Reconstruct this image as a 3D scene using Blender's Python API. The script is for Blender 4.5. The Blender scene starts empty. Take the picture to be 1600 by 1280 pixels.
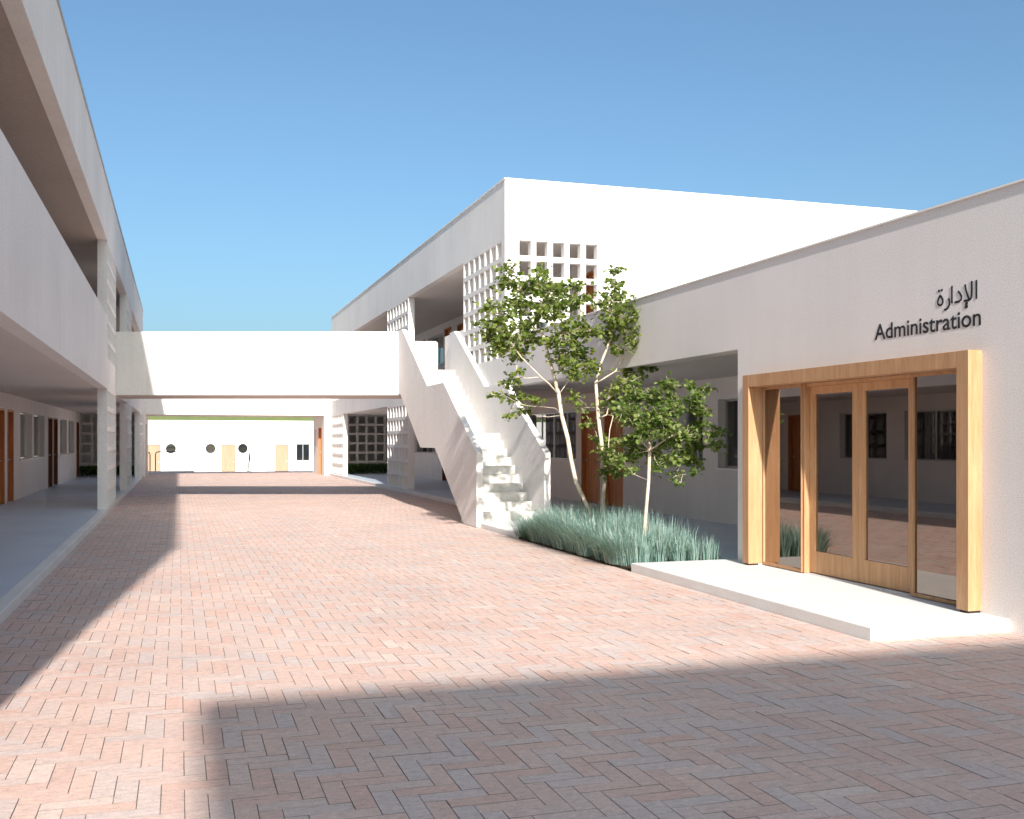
import bpy, bmesh, math, random
from mathutils import Vector, Matrix
R = math.radians
random.seed(7)
S = bpy.context.scene
COL = S.collection

# ------------------------------------------------------------------ camera
EYE, F, CX, HY = 1.6, 1622.0, 800.0, 688.0      # eye height; focal length, centre and horizon in photograph pixels
YAW = math.atan2(521.0, 1622.0)
SN, CS = math.sin(YAW), math.cos(YAW)
cam = bpy.data.cameras.new('camera'); cam.sensor_width = 36; cam.lens = 36 * F / 1600
cam.shift_y = 48 / 1600; cam.clip_start = 0.05; cam.clip_end = 2000
co = bpy.data.objects.new('camera', cam); COL.objects.link(co)
co.location = (0, 0, EYE); co.rotation_euler = (R(90), 0, -YAW); S.camera = co

# ------------------------------------------------------------------ sky, sun, exposure
SUNV = Vector((-0.20, -1.90, 1.0)).normalized()     # towards the sun
ELEV = math.asin(SUNV.z); AZ = math.atan2(SUNV.x, SUNV.y)
w = bpy.data.worlds.new('World'); S.world = w; w.use_nodes = True
nt = w.node_tree; nt.nodes.clear()
sky = nt.nodes.new('ShaderNodeTexSky'); sky.sky_type = 'NISHITA'; sky.sun_disc = False
sky.sun_elevation = ELEV; sky.sun_rotation = AZ % (2 * math.pi)
sky.air_density = 0.9; sky.dust_density = 3.2; sky.ozone_density = 4.4; sky.altitude = 0
bg = nt.nodes.new('ShaderNodeBackground'); bg.inputs['Strength'].default_value = 0.0825
wo = nt.nodes.new('ShaderNodeOutputWorld')
tint = nt.nodes.new('ShaderNodeMix'); tint.data_type = 'RGBA'; tint.blend_type = 'MULTIPLY'; tint.inputs['Factor'].default_value = 1; tint.inputs[7].default_value = (0.89, 0.99, 0.91, 1)
nt.links.new(sky.outputs[0], tint.inputs[6]); nt.links.new(tint.outputs[2], bg.inputs[0]); nt.links.new(bg.outputs[0], wo.inputs[0])
sl = bpy.data.lights.new('sun', 'SUN'); sl.energy = 3.5; sl.angle = R(0.9); sl.color = (1.0, 0.93, 0.85)
so = bpy.data.objects.new('sun', sl); COL.objects.link(so)
so.rotation_euler = (-SUNV).to_track_quat('-Z', 'Y').to_euler(); so.location = (0, -20, 30)
S.cycles.diffuse_bounces = 8; S.cycles.max_bounces = 14; S.cycles.transparent_max_bounces = 16
S.view_settings.view_transform = 'Standard'; S.view_settings.look = 'None'
S.view_settings.exposure = 1.26; S.view_settings.gamma = 1.0; S.view_settings.use_curve_mapping = False

# ------------------------------------------------------------------ materials
def nodes(name, col, rough=0.85, spec=0.3):
    m = bpy.data.materials.new(name); m.use_nodes = True
    t = m.node_tree; b = t.nodes['Principled BSDF']
    b.inputs['Base Color'].default_value = (*col, 1); b.inputs['Roughness'].default_value = rough
    b.inputs['Specular IOR Level'].default_value = spec
    return m, t, b
def N(t, kind, **kw):
    n = t.nodes.new(kind)
    for k, v in kw.items():
        if k in n.inputs.keys(): n.inputs[k].default_value = v
        else: setattr(n, k, v)
    return n
def coords(t, scale=(1, 1, 1), world=False):
    mp = N(t, 'ShaderNodeMapping'); mp.inputs['Scale'].default_value = scale
    if world:
        g = N(t, 'ShaderNodeNewGeometry'); t.links.new(g.outputs['Position'], mp.inputs[0])
    else:
        tc = N(t, 'ShaderNodeTexCoord'); t.links.new(tc.outputs['Object'], mp.inputs[0])
    return mp.outputs[0]
def noise(t, vec, scale, detail=4, rough=0.55):
    n = N(t, 'ShaderNodeTexNoise'); n.inputs['Scale'].default_value = scale
    n.inputs['Detail'].default_value = detail; n.inputs['Roughness'].default_value = rough
    t.links.new(vec, n.inputs['Vector']); return n.outputs['Fac']
def ramp(t, fac, stops):
    r = N(t, 'ShaderNodeValToRGB'); e = r.color_ramp.elements
    e[0].position, e[0].color = stops[0][0], (*stops[0][1], 1)
    e[1].position, e[1].color = stops[-1][0], (*stops[-1][1], 1)
    for p, c in stops[1:-1]:
        x = e.new(p); x.color = (*c, 1)
    t.links.new(fac, r.inputs[0]); return r.outputs[0]
def mix(t, a, b, fac, mode='MULTIPLY'):
    m = N(t, 'ShaderNodeMix'); m.data_type = 'RGBA'; m.blend_type = mode
    if isinstance(fac, (int, float)): m.inputs['Factor'].default_value = fac
    else: t.links.new(fac, m.inputs['Factor'])
    for s, v in ((6, a), (7, b)):
        if isinstance(v, tuple): m.inputs[s].default_value = (*v, 1)
        else: t.links.new(v, m.inputs[s])
    return m.outputs[2]
def bump(t, b, h, strength, dist):
    n = N(t, 'ShaderNodeBump'); n.inputs['Strength'].default_value = strength; n.inputs['Distance'].default_value = dist
    t.links.new(h, n.inputs['Height']); t.links.new(n.outputs[0], b.inputs['Normal'])

def stucco(name, col, grain=70, strength=0.5, dist=0.004, mottle=0.10, streak=0.0, speck=0.90):
    m, t, b = nodes(name, col, 0.9, 0.2)
    v = coords(t, world=True)
    big = ramp(t, noise(t, v, 0.55, 5), [(0.3, (1 - mottle,) * 3), (0.7, (1, 1, 1))])
    fine = ramp(t, noise(t, v, grain, 2), [(0.36, (speck, speck * 0.995, speck * 0.99)), (0.56, (1, 1, 1))])
    c = mix(t, big, fine, 1.0); c = mix(t, c, (*col,), 1.0)
    if streak:
        vs = coords(t, (1.6, 1.6, 0.12), world=True)
        st = ramp(t, noise(t, vs, 2.2, 6, 0.7), [(0.45, (1, 1, 1)), (0.8, (1 - streak,) * 3)])
        c = mix(t, c, st, 1.0)
    t.links.new(c, b.inputs['Base Color'])
    bump(t, b, noise(t, v, grain, 3, 0.6), strength, dist)
    return m
M = {}
M['stucco'] = stucco('white_stucco', (0.81, 0.785, 0.765), 45, 0.3, 0.003, 0.10, 0.09)
M['rough'] = stucco('roughcast', (0.82, 0.785, 0.77), 100, 0.55, 0.003, 0.07, 0.04, 0.78)
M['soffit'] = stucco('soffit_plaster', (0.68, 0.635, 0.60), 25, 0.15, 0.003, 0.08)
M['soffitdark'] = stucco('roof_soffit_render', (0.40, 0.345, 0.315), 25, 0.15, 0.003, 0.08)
M['inner'] = stucco('portico_plaster', (0.82, 0.79, 0.77), 40, 0.25, 0.003, 0.10, 0.08)
M['stair'] = stucco('stair_plaster', (0.77, 0.745, 0.73), 30, 0.25, 0.003, 0.10, 0.05)
M['far'] = stucco('far_wall', (0.80, 0.79, 0.77), 20, 0.1, 0.003, 0.03)

def concrete(name, a, b_, rough=0.6, scale=1.3):
    m, t, b = nodes(name, a, rough, 0.4)
    v = coords(t, world=True)
    c = ramp(t, noise(t, v, scale, 8, 0.65), [(0.3, a), (0.7, b_)])
    sp = ramp(t, noise(t, v, 60, 2), [(0.3, (0.88,) * 3), (0.55, (1, 1, 1))])
    t.links.new(mix(t, c, sp, 1.0), b.inputs['Base Color'])
    bump(t, b, noise(t, v, 50, 4), 0.2, 0.002)
    return m
M['floor'] = concrete('blue_grey_floor', (0.48, 0.57, 0.68), (0.60, 0.69, 0.78), 0.4, 0.8)
M['slab'] = concrete('pale_concrete', (0.66, 0.66, 0.65), (0.76, 0.755, 0.74), 0.75)
M['kerb'] = concrete('kerb_concrete', (0.66, 0.645, 0.625), (0.76, 0.74, 0.72), 0.8)
M['bed'] = concrete('joint_sand', (0.19, 0.155, 0.14), (0.30, 0.25, 0.225), 0.95)

# terrazzo-like worn steps
m, t, b = nodes('worn_step', (0.7, 0.68, 0.66), 0.7, 0.3)
v = coords(t, world=True)
c = ramp(t, noise(t, v, 4.0, 8, 0.7), [(0.30, (0.36, 0.345, 0.32)), (0.42, (0.58, 0.56, 0.53)), (0.58, (0.70, 0.68, 0.66))])
t.links.new(c, b.inputs['Base Color']); bump(t, b, noise(t, v, 40, 4), 0.2, 0.002); M['step'] = m

# paving bricks: tone differs from brick to brick
m, t, b = nodes('clay_paver', (0.45, 0.33, 0.29), 0.8, 0.3)
g = N(t, 'ShaderNodeNewGeometry'); oi = N(t, 'ShaderNodeObjectInfo')
ad = N(t, 'ShaderNodeMath', operation='ADD'); fr = N(t, 'ShaderNodeMath', operation='FRACT')
t.links.new(g.outputs['Random Per Island'], ad.inputs[0]); t.links.new(oi.outputs['Random'], ad.inputs[1]); t.links.new(ad.outputs[0], fr.inputs[0])
tone = ramp(t, fr.outputs[0], [(0.0, (0.572, 0.402, 0.336)), (0.2, (0.583, 0.440, 0.374)), (0.42, (0.561, 0.451, 0.396)), (0.62, (0.528, 0.457, 0.424)),
                               (0.78, (0.594, 0.462, 0.396)), (0.9, (0.550, 0.396, 0.336)), (1.0, (0.605, 0.512, 0.451))])
v = coords(t, world=True)
big = ramp(t, noise(t, v, 0.7, 4), [(0.3, (0.90, 0.90, 0.91)), (0.7, (1.05, 1.02, 1.0))])
vs = coords(t, (1, 1.9, 1), world=True)
mott = ramp(t, noise(t, vs, 17, 9, 0.82), [(0.30, (0.52, 0.51, 0.52)), (0.45, (0.90, 0.90, 0.90)), (0.55, (1, 1, 1)), (0.70, (1.36, 1.33, 1.28))])
pit = ramp(t, noise(t, v, 120, 3, 0.6), [(0.33, (0.50, 0.48, 0.47)), (0.43, (1, 1, 1))])
c = mix(t, tone, big, 1.0); c = mix(t, c, mott, 1.0); c = mix(t, c, pit, 0.7)
c = mix(t, c, (1.15, 1.12, 1.14), 1.0)
t.links.new(c, b.inputs['Base Color'])
mx = N(t, 'ShaderNodeMath', operation='ADD'); t.links.new(noise(t, vs, 22, 5), mx.inputs[0]); t.links.new(noise(t, v, 110, 3), mx.inputs[1])
bump(t, b, mx.outputs[0], 0.35, 0.003); M['brick'] = m

def wood(name, a, b_, c_, axis=2, rough=0.5, grain=16):
    m, t, b = nodes(name, a, rough, 0.35)
    sc = [1, 1, 1]; sc[axis] = 0.07
    v = coords(t, tuple(sc), world=True)
    n1 = noise(t, v, grain, 6, 0.6)
    w_ = N(t, 'ShaderNodeTexNoise'); w_.inputs['Scale'].default_value = grain * 5; w_.inputs['Detail'].default_value = 3; t.links.new(v, w_.inputs['Vector'])
    c = ramp(t, n1, [(0.3, a), (0.5, b_), (0.72, c_)])
    f = ramp(t, w_.outputs['Fac'], [(0.3, (0.82, 0.78, 0.74)), (0.6, (1, 1, 1))])
    t.links.new(mix(t, c, f, 0.8), b.inputs['Base Color'])
    bump(t, b, w_.outputs['Fac'], 0.12, 0.001)
    return m
M['oak'] = wood('oiled_timber', (0.40, 0.215, 0.105), (0.48, 0.275, 0.145), (0.55, 0.335, 0.19))
M['oakd'] = wood('door_timber', (0.46, 0.245, 0.115), (0.55, 0.31, 0.155), (0.62, 0.38, 0.20))
M['door'] = wood('stained_door', (0.40, 0.14, 0.045), (0.52, 0.20, 0.07), (0.60, 0.255, 0.10))
M['doordark'] = wood('dark_door', (0.13, 0.04, 0.015), (0.19, 0.065, 0.025), (0.24, 0.085, 0.035))
M['tan'] = wood('pale_door', (0.30, 0.205, 0.13), (0.33, 0.23, 0.15), (0.36, 0.255, 0.17))

m, t, b = nodes('brushed_aluminium', (0.55, 0.56, 0.57), 0.35, 0.5); b.inputs['Metallic'].default_value = 0.85; M['alu'] = m
m, t, b = nodes('coping_metal', (0.42, 0.43, 0.45), 0.45, 0.5); b.inputs['Metallic'].default_value = 0.5; M['coping'] = m
m, t, b = nodes('painted_steel', (0.035, 0.04, 0.045), 0.7, 0.2); M['steel'] = m
m, t, b = nodes('white_paint', (0.78, 0.77, 0.75), 0.5, 0.4); M['white'] = m
m, t, b = nodes('pink_blind', (0.55, 0.36, 0.31), 0.8, 0.2); M['blindpink'] = m  # pink stands in for the bricks reflected in a round window
m, t, b = nodes('letter_black', (0.018, 0.018, 0.02), 0.5, 0.3); M['black'] = m
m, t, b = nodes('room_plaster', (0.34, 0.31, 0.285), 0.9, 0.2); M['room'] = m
m, t, b = nodes('lobby_panelling', (0.05, 0.045, 0.04), 0.7, 0.2); M['lobby'] = m  # near-black lobby surfaces: the dimness behind the door glass is painted in
m, t, b = nodes('soil', (0.07, 0.05, 0.035), 0.95, 0.1); v = coords(t, world=True)
t.links.new(ramp(t, noise(t, v, 30, 6), [(0.3, (0.04, 0.03, 0.02)), (0.7, (0.10, 0.075, 0.05))]), b.inputs['Base Color'])
bump(t, b, noise(t, v, 25, 6), 0.8, 0.03); M['soil'] = m

def glass(name, tint, base, gl=0.02, rc=(0.95, 0.97, 0.96)):
    m = bpy.data.materials.new(name); m.use_nodes = True; t = m.node_tree; t.nodes.clear()
    o = N(t, 'ShaderNodeOutputMaterial'); mx = N(t, 'ShaderNodeMixShader')
    tr = N(t, 'ShaderNodeBsdfTransparent'); tr.inputs[0].default_value = (*tint, 1)
    gg = N(t, 'ShaderNodeBsdfGlossy'); gg.inputs['Roughness'].default_value = gl; gg.inputs['Color'].default_value = (*rc, 1)
    fr = N(t, 'ShaderNodeFresnel'); fr.inputs['IOR'].default_value = 1.5
    ad = N(t, 'ShaderNodeMath', operation='ADD', use_clamp=True); ad.inputs[1].default_value = base
    t.links.new(fr.outputs[0], ad.inputs[0]); t.links.new(ad.outputs[0], mx.inputs[0])
    t.links.new(tr.outputs[0], mx.inputs[1]); t.links.new(gg.outputs[0], mx.inputs[2]); t.links.new(mx.outputs[0], o.inputs[0])
    return m
M['glass'] = glass('door_glass', (0.30, 0.31, 0.29), 0.23, 0.012, (1.0, 0.88, 0.80))
M['wglass'] = glass('window_glass', (0.45, 0.47, 0.46), 0.12)

def leafmat(name, cols, trans=0.35):
    m, t, b = nodes(name, cols[0], 0.45, 0.35)
    g = N(t, 'ShaderNodeNewGeometry')
    k = len(cols) - 1
    c = ramp(t, g.outputs['Random Per Island'], [(i / k, c_) for i, c_ in enumerate(cols)])
    t.links.new(c, b.inputs['Base Color'])
    tr = N(t, 'ShaderNodeBsdfTranslucent'); br = mix(t, c, (1.5, 1.6, 0.7), 1.0); t.links.new(br, tr.inputs[0])
    mx = N(t, 'ShaderNodeMixShader'); mx.inputs[0].default_value = trans
    t.links.new(b.outputs[0], mx.inputs[1]); t.links.new(tr.outputs[0], mx.inputs[2])
    t.links.new(mx.outputs[0], t.nodes['Material Output'].inputs[0]); return m
M['leaf'] = leafmat('tree_leaf', [(0.07, 0.115, 0.02), (0.14, 0.195, 0.035), (0.26, 0.295, 0.085), (0.09, 0.145, 0.026), (0.20, 0.25, 0.06)], 0.42)
M['leaf2'] = leafmat('young_tree_leaf', [(0.065, 0.12, 0.025), (0.12, 0.185, 0.04), (0.25, 0.295, 0.10), (0.08, 0.135, 0.03)], 0.42)
M['fescue'] = leafmat('blue_fescue', [(0.11, 0.21, 0.20), (0.18, 0.30, 0.29), (0.29, 0.41, 0.385), (0.13, 0.24, 0.23), (0.42, 0.49, 0.43), (0.21, 0.32, 0.31)], 0.2)
M['hedge'] = leafmat('hedge_leaf', [(0.03, 0.07, 0.018), (0.05, 0.10, 0.025), (0.07, 0.13, 0.03)], 0.25)
m, t, b = nodes('pale_bark', (0.55, 0.47, 0.38), 0.85, 0.2); v = coords(t, (1, 1, 0.5))
t.links.new(ramp(t, noise(t, v, 14, 6, 0.7), [(0.3, (0.34, 0.27, 0.20)), (0.5, (0.56, 0.48, 0.39)), (0.7, (0.66, 0.59, 0.49))]), b.inputs['Base Color'])
bump(t, b, noise(t, v, 30, 5), 0.5, 0.006); M['bark'] = m
m, t, b = nodes('hill_grass', (0.16, 0.22, 0.05), 0.9, 0.1); v = coords(t, world=True)
t.links.new(ramp(t, noise(t, v, 0.6, 8, 0.7), [(0.3, (0.15, 0.19, 0.065)), (0.7, (0.21, 0.245, 0.09))]), b.inputs['Base Color'])
bump(t, b, noise(t, v, 3, 6), 0.6, 0.2); M['grass'] = m
m, t, b = nodes('dry_ground', (0.30, 0.26, 0.20), 0.95, 0.1); v = coords(t, world=True)
t.links.new(ramp(t, noise(t, v, 0.3, 8, 0.7), [(0.3, (0.24, 0.21, 0.15)), (0.7, (0.34, 0.29, 0.22))]), b.inputs['Base Color']); M['ground'] = m

# ------------------------------------------------------------------ mesh helpers
class MB:
    def __init__(s): s.v = []; s.f = []
    def add(s, vs, fs):
        n = len(s.v); s.v += [tuple(p) for p in vs]; s.f += [tuple(i + n for i in f) for f in fs]; return s
    def box(s, x0, x1, y0, y1, z0, z1):
        return s.add([(x0, y0, z0), (x1, y0, z0), (x1, y1, z0), (x0, y1, z0), (x0, y0, z1), (x1, y0, z1), (x1, y1, z1), (x0, y1, z1)],
                     [(0, 3, 2, 1), (4, 5, 6, 7), (0, 1, 5, 4), (1, 2, 6, 5), (2, 3, 7, 6), (3, 0, 4, 7)])
    def prism(s, pts, lo, hi, axis):
        """polygon pts extruded along axis 'X' (pts = (y,z)) or 'Z' (pts = (x,y)) or 'Y' (pts=(x,z))"""
        k = len(pts)
        mk = {'X': lambda a, b, c: (c, a, b), 'Z': lambda a, b, c: (a, b, c), 'Y': lambda a, b, c: (a, c, b)}[axis]
        vs = [mk(a, b, lo) for a, b in pts] + [mk(a, b, hi) for a, b in pts]
        return s.add(vs, [tuple(range(k)), tuple(range(2 * k - 1, k - 1, -1))] + [(i, (i + 1) % k, k + (i + 1) % k, k + i) for i in range(k)])
    def tube(s, pts, rad, seg=8, cap=True):
        pts = [Vector(p) for p in pts]; rings = []; up = Vector((0, 0, 1)); prev = None
        if not isinstance(rad, (list, tuple)): rad = [rad] * len(pts)
        for i, p in enumerate(pts):
            d = (pts[min(i + 1, len(pts) - 1)] - pts[max(i - 1, 0)]).normalized()
            a = prev if prev is not None else (Vector((1, 0, 0)) if abs(d.x) < 0.8 else up)
            a = (a - d * a.dot(d)).normalized(); b = d.cross(a); prev = a
            rings.append([p + (a * math.cos(2 * math.pi * k / seg) + b * math.sin(2 * math.pi * k / seg)) * rad[i] for k in range(seg)])
        vs = [q for r in rings for q in r]; fs = []
        for i in range(len(rings) - 1):
            for k in range(seg):
                fs.append((i * seg + k, i * seg + (k + 1) % seg, (i + 1) * seg + (k + 1) % seg, (i + 1) * seg + k))
        if cap: fs += [tuple(reversed(range(seg))), tuple((len(rings) - 1) * seg + k for k in range(seg))]
        return s.add(vs, fs)
    def wall(s, axis, a0, a1, u0, u1, z0, z1, holes):
        """a wall a0..a1 thick with rectangular holes (u0,u1,z0,z1); axis names its normal"""
        us = sorted({round(x, 5) for x in [u0, u1] + [q for h in holes for q in h[:2]] if u0 - 1e-6 <= x <= u1 + 1e-6})
        zs = sorted({round(x, 5) for x in [z0, z1] + [q for h in holes for q in h[2:]] if z0 - 1e-6 <= x <= z1 + 1e-6})
        def solid(i, j):
            if i < 0 or j < 0 or i >= len(us) - 1 or j >= len(zs) - 1: return False
            u, z = (us[i] + us[i + 1]) / 2, (zs[j] + zs[j + 1]) / 2
            return not any(h[0] < u < h[1] and h[2] < z < h[3] for h in holes)
        mk = (lambda a, u, z: (a, u, z)) if axis == 'X' else (lambda a, u, z: (u, a, z))
        ix = {}; vs = []; fs = []
        def V(a, i, j):
            k = (a, i, j)
            if k not in ix: ix[k] = len(vs); vs.append(mk(a, us[i], zs[j]))
            return ix[k]
        for i in range(len(us) - 1):
            for j in range(len(zs) - 1):
                if not solid(i, j): continue
                for a in (a0, a1): fs.append((V(a, i, j), V(a, i + 1, j), V(a, i + 1, j + 1), V(a, i, j + 1)))
                for (di, dj, p, q) in ((-1, 0, (i, j), (i, j + 1)), (1, 0, (i + 1, j), (i + 1, j + 1)), (0, -1, (i, j), (i + 1, j)), (0, 1, (i, j + 1), (i + 1, j + 1))):
                    if not solid(i + di, j + dj): fs.append((V(a0, *p), V(a0, *q), V(a1, *q), V(a1, *p)))
        return s.add(vs, fs)

def raw(name, mb, mat, origin=(0, 0, 0), recalc=True, smooth=False):
    me = bpy.data.meshes.new(name); ox, oy, oz = origin
    me.from_pydata([(x - ox, y - oy, z - oz) for x, y, z in mb.v], [], mb.f)
    if recalc:
        bm = bmesh.new(); bm.from_mesh(me); bmesh.ops.recalc_face_normals(bm, faces=bm.faces); bm.to_mesh(me); bm.free()
    if smooth: me.polygons.foreach_set('use_smooth', [True] * len(me.polygons))
    me.materials.append(M[mat]); return me
ORG = {}
def dark_sides(me):
    """joint faces of the bricks carry the dark jointing sand"""
    me.materials.append(M['bed']); n = len(me.polygons)
    me.polygons.foreach_set('material_index', [0 if i % 9 == 0 else 1 for i in range(n)])
def put(name, mb, mat, parent=None, origin=None, smooth=False, bevel=0, recalc=True, **props):
    """link one mesh object; vertices are given in world coordinates"""
    po = ORG[parent.name] if parent else Vector((0, 0, 0))
    o_ = Vector(origin) if origin is not None else po.copy()
    o = bpy.data.objects.new(name, raw(name, mb, mat, o_, recalc, smooth)); COL.objects.link(o)
    if parent: o.parent = parent
    o.location = o_ - po; ORG[o.name] = o_
    if bevel:
        b = o.modifiers.new('edge', 'BEVEL'); b.width = bevel; b.segments = 2; b.limit_method = 'ANGLE'
    for k, v in props.items(): o[k] = v
    return o
def thing(name, loc, label, cat, group=None, kind=None):
    o = bpy.data.objects.new(name, None); o.empty_display_size = 0.3; COL.objects.link(o); o.location = loc; ORG[o.name] = Vector(loc)
    o['label'] = label; o['category'] = cat
    if group: o['group'] = group
    if kind: o['kind'] = kind
    return o
def B(*a): return MB().box(*a)
def Yat(px, X):
    """distance along the yard at which a wall standing at X is crossed by the sight line through px"""
    t = (px - CX) / F; return X * (CS - SN * t) / (SN + CS * t)
def at(px, py, d):
    r = (px - CX) * d / F
    return Vector((r * CS + d * SN, d * CS - r * SN, EYE - (py - HY) * d / F))

# ------------------------------------------------------------------ levels (metres)
XL, XR = -1.47, 6.62           # the two facades
XLW, XRW = -3.9, 9.35          # walls behind the walkways
Z1, ZF, ZP, ZH, ZR = 2.72, 3.33, 4.30, 5.93, 7.16   # soffit, upper floor, parapet, upper head, roof edge
FL = 0.10
TH = 0.20
YE = 54.8

# ------------------------------------------------------------------ the setting
gr = MB().add([(-600, -600, -1.2), (600, -600, -1.2), (600, 900, -1.2), (-600, 900, -1.2)], [(0, 1, 2, 3)])
put('ground', gr, 'ground', kind='structure')
put('lower_yard', B(-30, 40, 55.7, 80, -1.19, -0.9), 'slab', kind='structure')
hm = MB(); nx, ny = 50, 18; hv = []
for j in range(ny + 1):
    for i in range(nx + 1):
        x = -110 + 260 * i / nx; y = 80 + 90 * j / ny
        hgt = -1.25 + 8.4 * (1 - math.exp(-(j / ny) * 3.2)) * (1 + 0.05 * math.sin(x * 0.07) + 0.03 * math.sin(x * 0.19 + j))
        hv.append((x, y, hgt))
hm.add(hv, [(j * (nx + 1) + i, j * (nx + 1) + i + 1, (j + 1) * (nx + 1) + i + 1, (j + 1) * (nx + 1) + i) for j in range(ny) for i in range(nx)])
put('hill', hm, 'grass', smooth=True, kind='structure')

# courtyard paving: herringbone bricks three times as long as wide on a sand bed
Wb = 0.1005; gap = 0.0030; X0, Y0 = 0.0256, 5.19
pav = put('courtyard_paving', B(XL, XR + 0.0, -12, YE, -0.35, -0.0045), 'bed', kind='structure')
def brick_mb(lx, ly, dz=0.0, tilt=(0, 0), c=(0, 0)):
    m_ = MB(); a, b_ = lx / 2 - gap / 2, ly / 2 - gap / 2; e = 0.0010
    def z(x, y, z0): return z0 + dz + tilt[0] * x + tilt[1] * y
    P = []
    for (sx, sy) in ((-1, -1), (1, -1), (1, 1), (-1, 1)): P.append((c[0] + sx * a, c[1] + sy * b_, -0.02))
    for (sx, sy) in ((-1, -1), (1, -1), (1, 1), (-1, 1)): P.append((c[0] + sx * a, c[1] + sy * b_, z(sx * a, sy * b_, -0.0008)))
    for (sx, sy) in ((-1, -1), (1, -1), (1, 1), (-1, 1)): P.append((c[0] + sx * (a - e), c[1] + sy * (b_ - e), z(sx * a, sy * b_, 0)))
    fs = [(8, 9, 10, 11)]
    for i in range(4):
        j = (i + 1) % 4; fs += [(i, j, 4 + j, 4 + i), (4 + i, 4 + j, 8 + j, 8 + i)]
    return m_.add(P, fs)
bricks = []
i0, i1 = int((XL - X0) / Wb) - 3, int((XR - X0) / Wb) + 4
j0, j1 = int((-11.8 - Y0) / Wb), int((YE - Y0) / Wb) + 1
def blocked(x, y):
    if y > 6.98 and x > 5.24: return True
    return False
for i in range(i0, i1):
    for j in range(j0, j1):
        s = (i + j) % 6
        if s == 0:   x0, x1, y0, y1 = X0 + i * Wb, X0 + (i + 1) * Wb, Y0 + j * Wb, Y0 + (j + 3) * Wb
        elif s == 3: x0, x1, y0, y1 = X0 + i * Wb, X0 + (i + 3) * Wb, Y0 + j * Wb, Y0 + (j + 1) * Wb
        else: continue
        xr = 5.245 if (y0 + y1) / 2 > 7.0 else XR
        if (y0 + y1) / 2 > 19.2: xr = XR
        if y1 > 7.0 and y0 < 6.96 and x1 > 5.245:        # cut round the corner of the entrance slab
            xa = max(x0, 5.246)
            if x1 - xa > 0.02: bricks.append((xa, min(x1, XR), y0, 6.998))
            xr = 5.245
        x0, x1, y1 = max(x0, XL), min(x1, xr), min(y1, YE)
        if x1 - x0 < 0.03 or y1 - y0 < 0.03: continue
        bricks.append((x0, x1, y0, y1))
def vis(b_):
    x, y = (b_[0] + b_[1]) / 2, (b_[2] + b_[3]) / 2
    d = y * CS + x * SN
    if d < 0.5: return None
    px, py = CX + F * (x * CS - y * SN) / d, HY + F * EYE / d
    return d if (-10 < px < 1610 and py < 1290) else None
full = [b_ for b_ in bricks if vis(b_) and abs(max(b_[1] - b_[0], b_[3] - b_[2]) - 3 * Wb) < 1e-3]
full.sort(key=vis); near = full[:300]; nearset = set(near)
va = [raw('brick', brick_mb(Wb, 3 * Wb, 0, (0, 0)), 'brick', recalc=False), raw('brick', brick_mb(3 * Wb, Wb, 0, (0, 0)), 'brick', recalc=False)]
for me_ in va: dark_sides(me_)
rb = random.Random(3)
for b_ in near:
    o = bpy.data.objects.new('brick', va[0] if b_[3] - b_[2] > 0.2 else va[1]); COL.objects.link(o); o.parent = pav
    o.location = ((b_[0] + b_[1]) / 2, (b_[2] + b_[3]) / 2, rb.uniform(-0.0015, 0.0015))
    o.rotation_euler = (rb.gauss(0, 0.004), rb.gauss(0, 0.004), rb.gauss(0, 0.004))
fm = MB()
for b_ in bricks:
    if b_ in nearset: continue
    q = brick_mb(b_[1] - b_[0], b_[3] - b_[2], rb.uniform(-0.0015, 0.0015), (rb.gauss(0, 0.004), rb.gauss(0, 0.004)), ((b_[0] + b_[1]) / 2, (b_[2] + b_[3]) / 2))
    fm.add(q.v, q.f)
dark_sides(put('brick_field', fm, 'brick', pav, recalc=False, kind='stuff').data)

# walkways with pale kerbs
put('walkway_left', B(XLW - 0.1, XL - 0.14, 2.5, YE, -0.3, FL), 'floor', kind='structure')
put('kerb_left', B(XL - 0.14, XL, 2.5, 47.38, -0.3, FL + 0.002), 'kerb', bevel=0.008, kind='structure')
wk = MB().box(XR + 0.002, XRW + 0.1, 11.62, 51.6, -0.3, FL)
put('walkway_right', wk, 'floor', kind='structure')
put('kerb_right', B(XR - 0.10, XR, 19.6, 47.38, -0.3, FL + 0.002), 'kerb', bevel=0.008, kind='structure')
put('stair_apron', B(5.25, XR, 16.05, 19.6, -0.3, 0.085), 'slab', bevel=0.008, kind='structure')
put('entrance_slab', B(5.25, 6.98, 7.0, 11.6, -0.3, FL + 0.004), 'slab', bevel=0.006, kind='structure')
put('planting_bed', B(5.27, XR, 11.602, 16.048, -0.3, 0.03), 'soil', kind='structure')
ys = MB()
for k in range(5): ys.box(-1.2, 8, YE + 0.18 * k + 0.0005, YE + 0.18 * (k + 1), -1.19, -0.02 - 0.17 * k)
put('yard_steps', ys, 'kerb', kind='structure')
put('edge_kerb', B(-1.45, 0.75, YE - 0.35, YE - 0.05, 0.0, 0.06), 'kerb', kind='structure')

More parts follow.
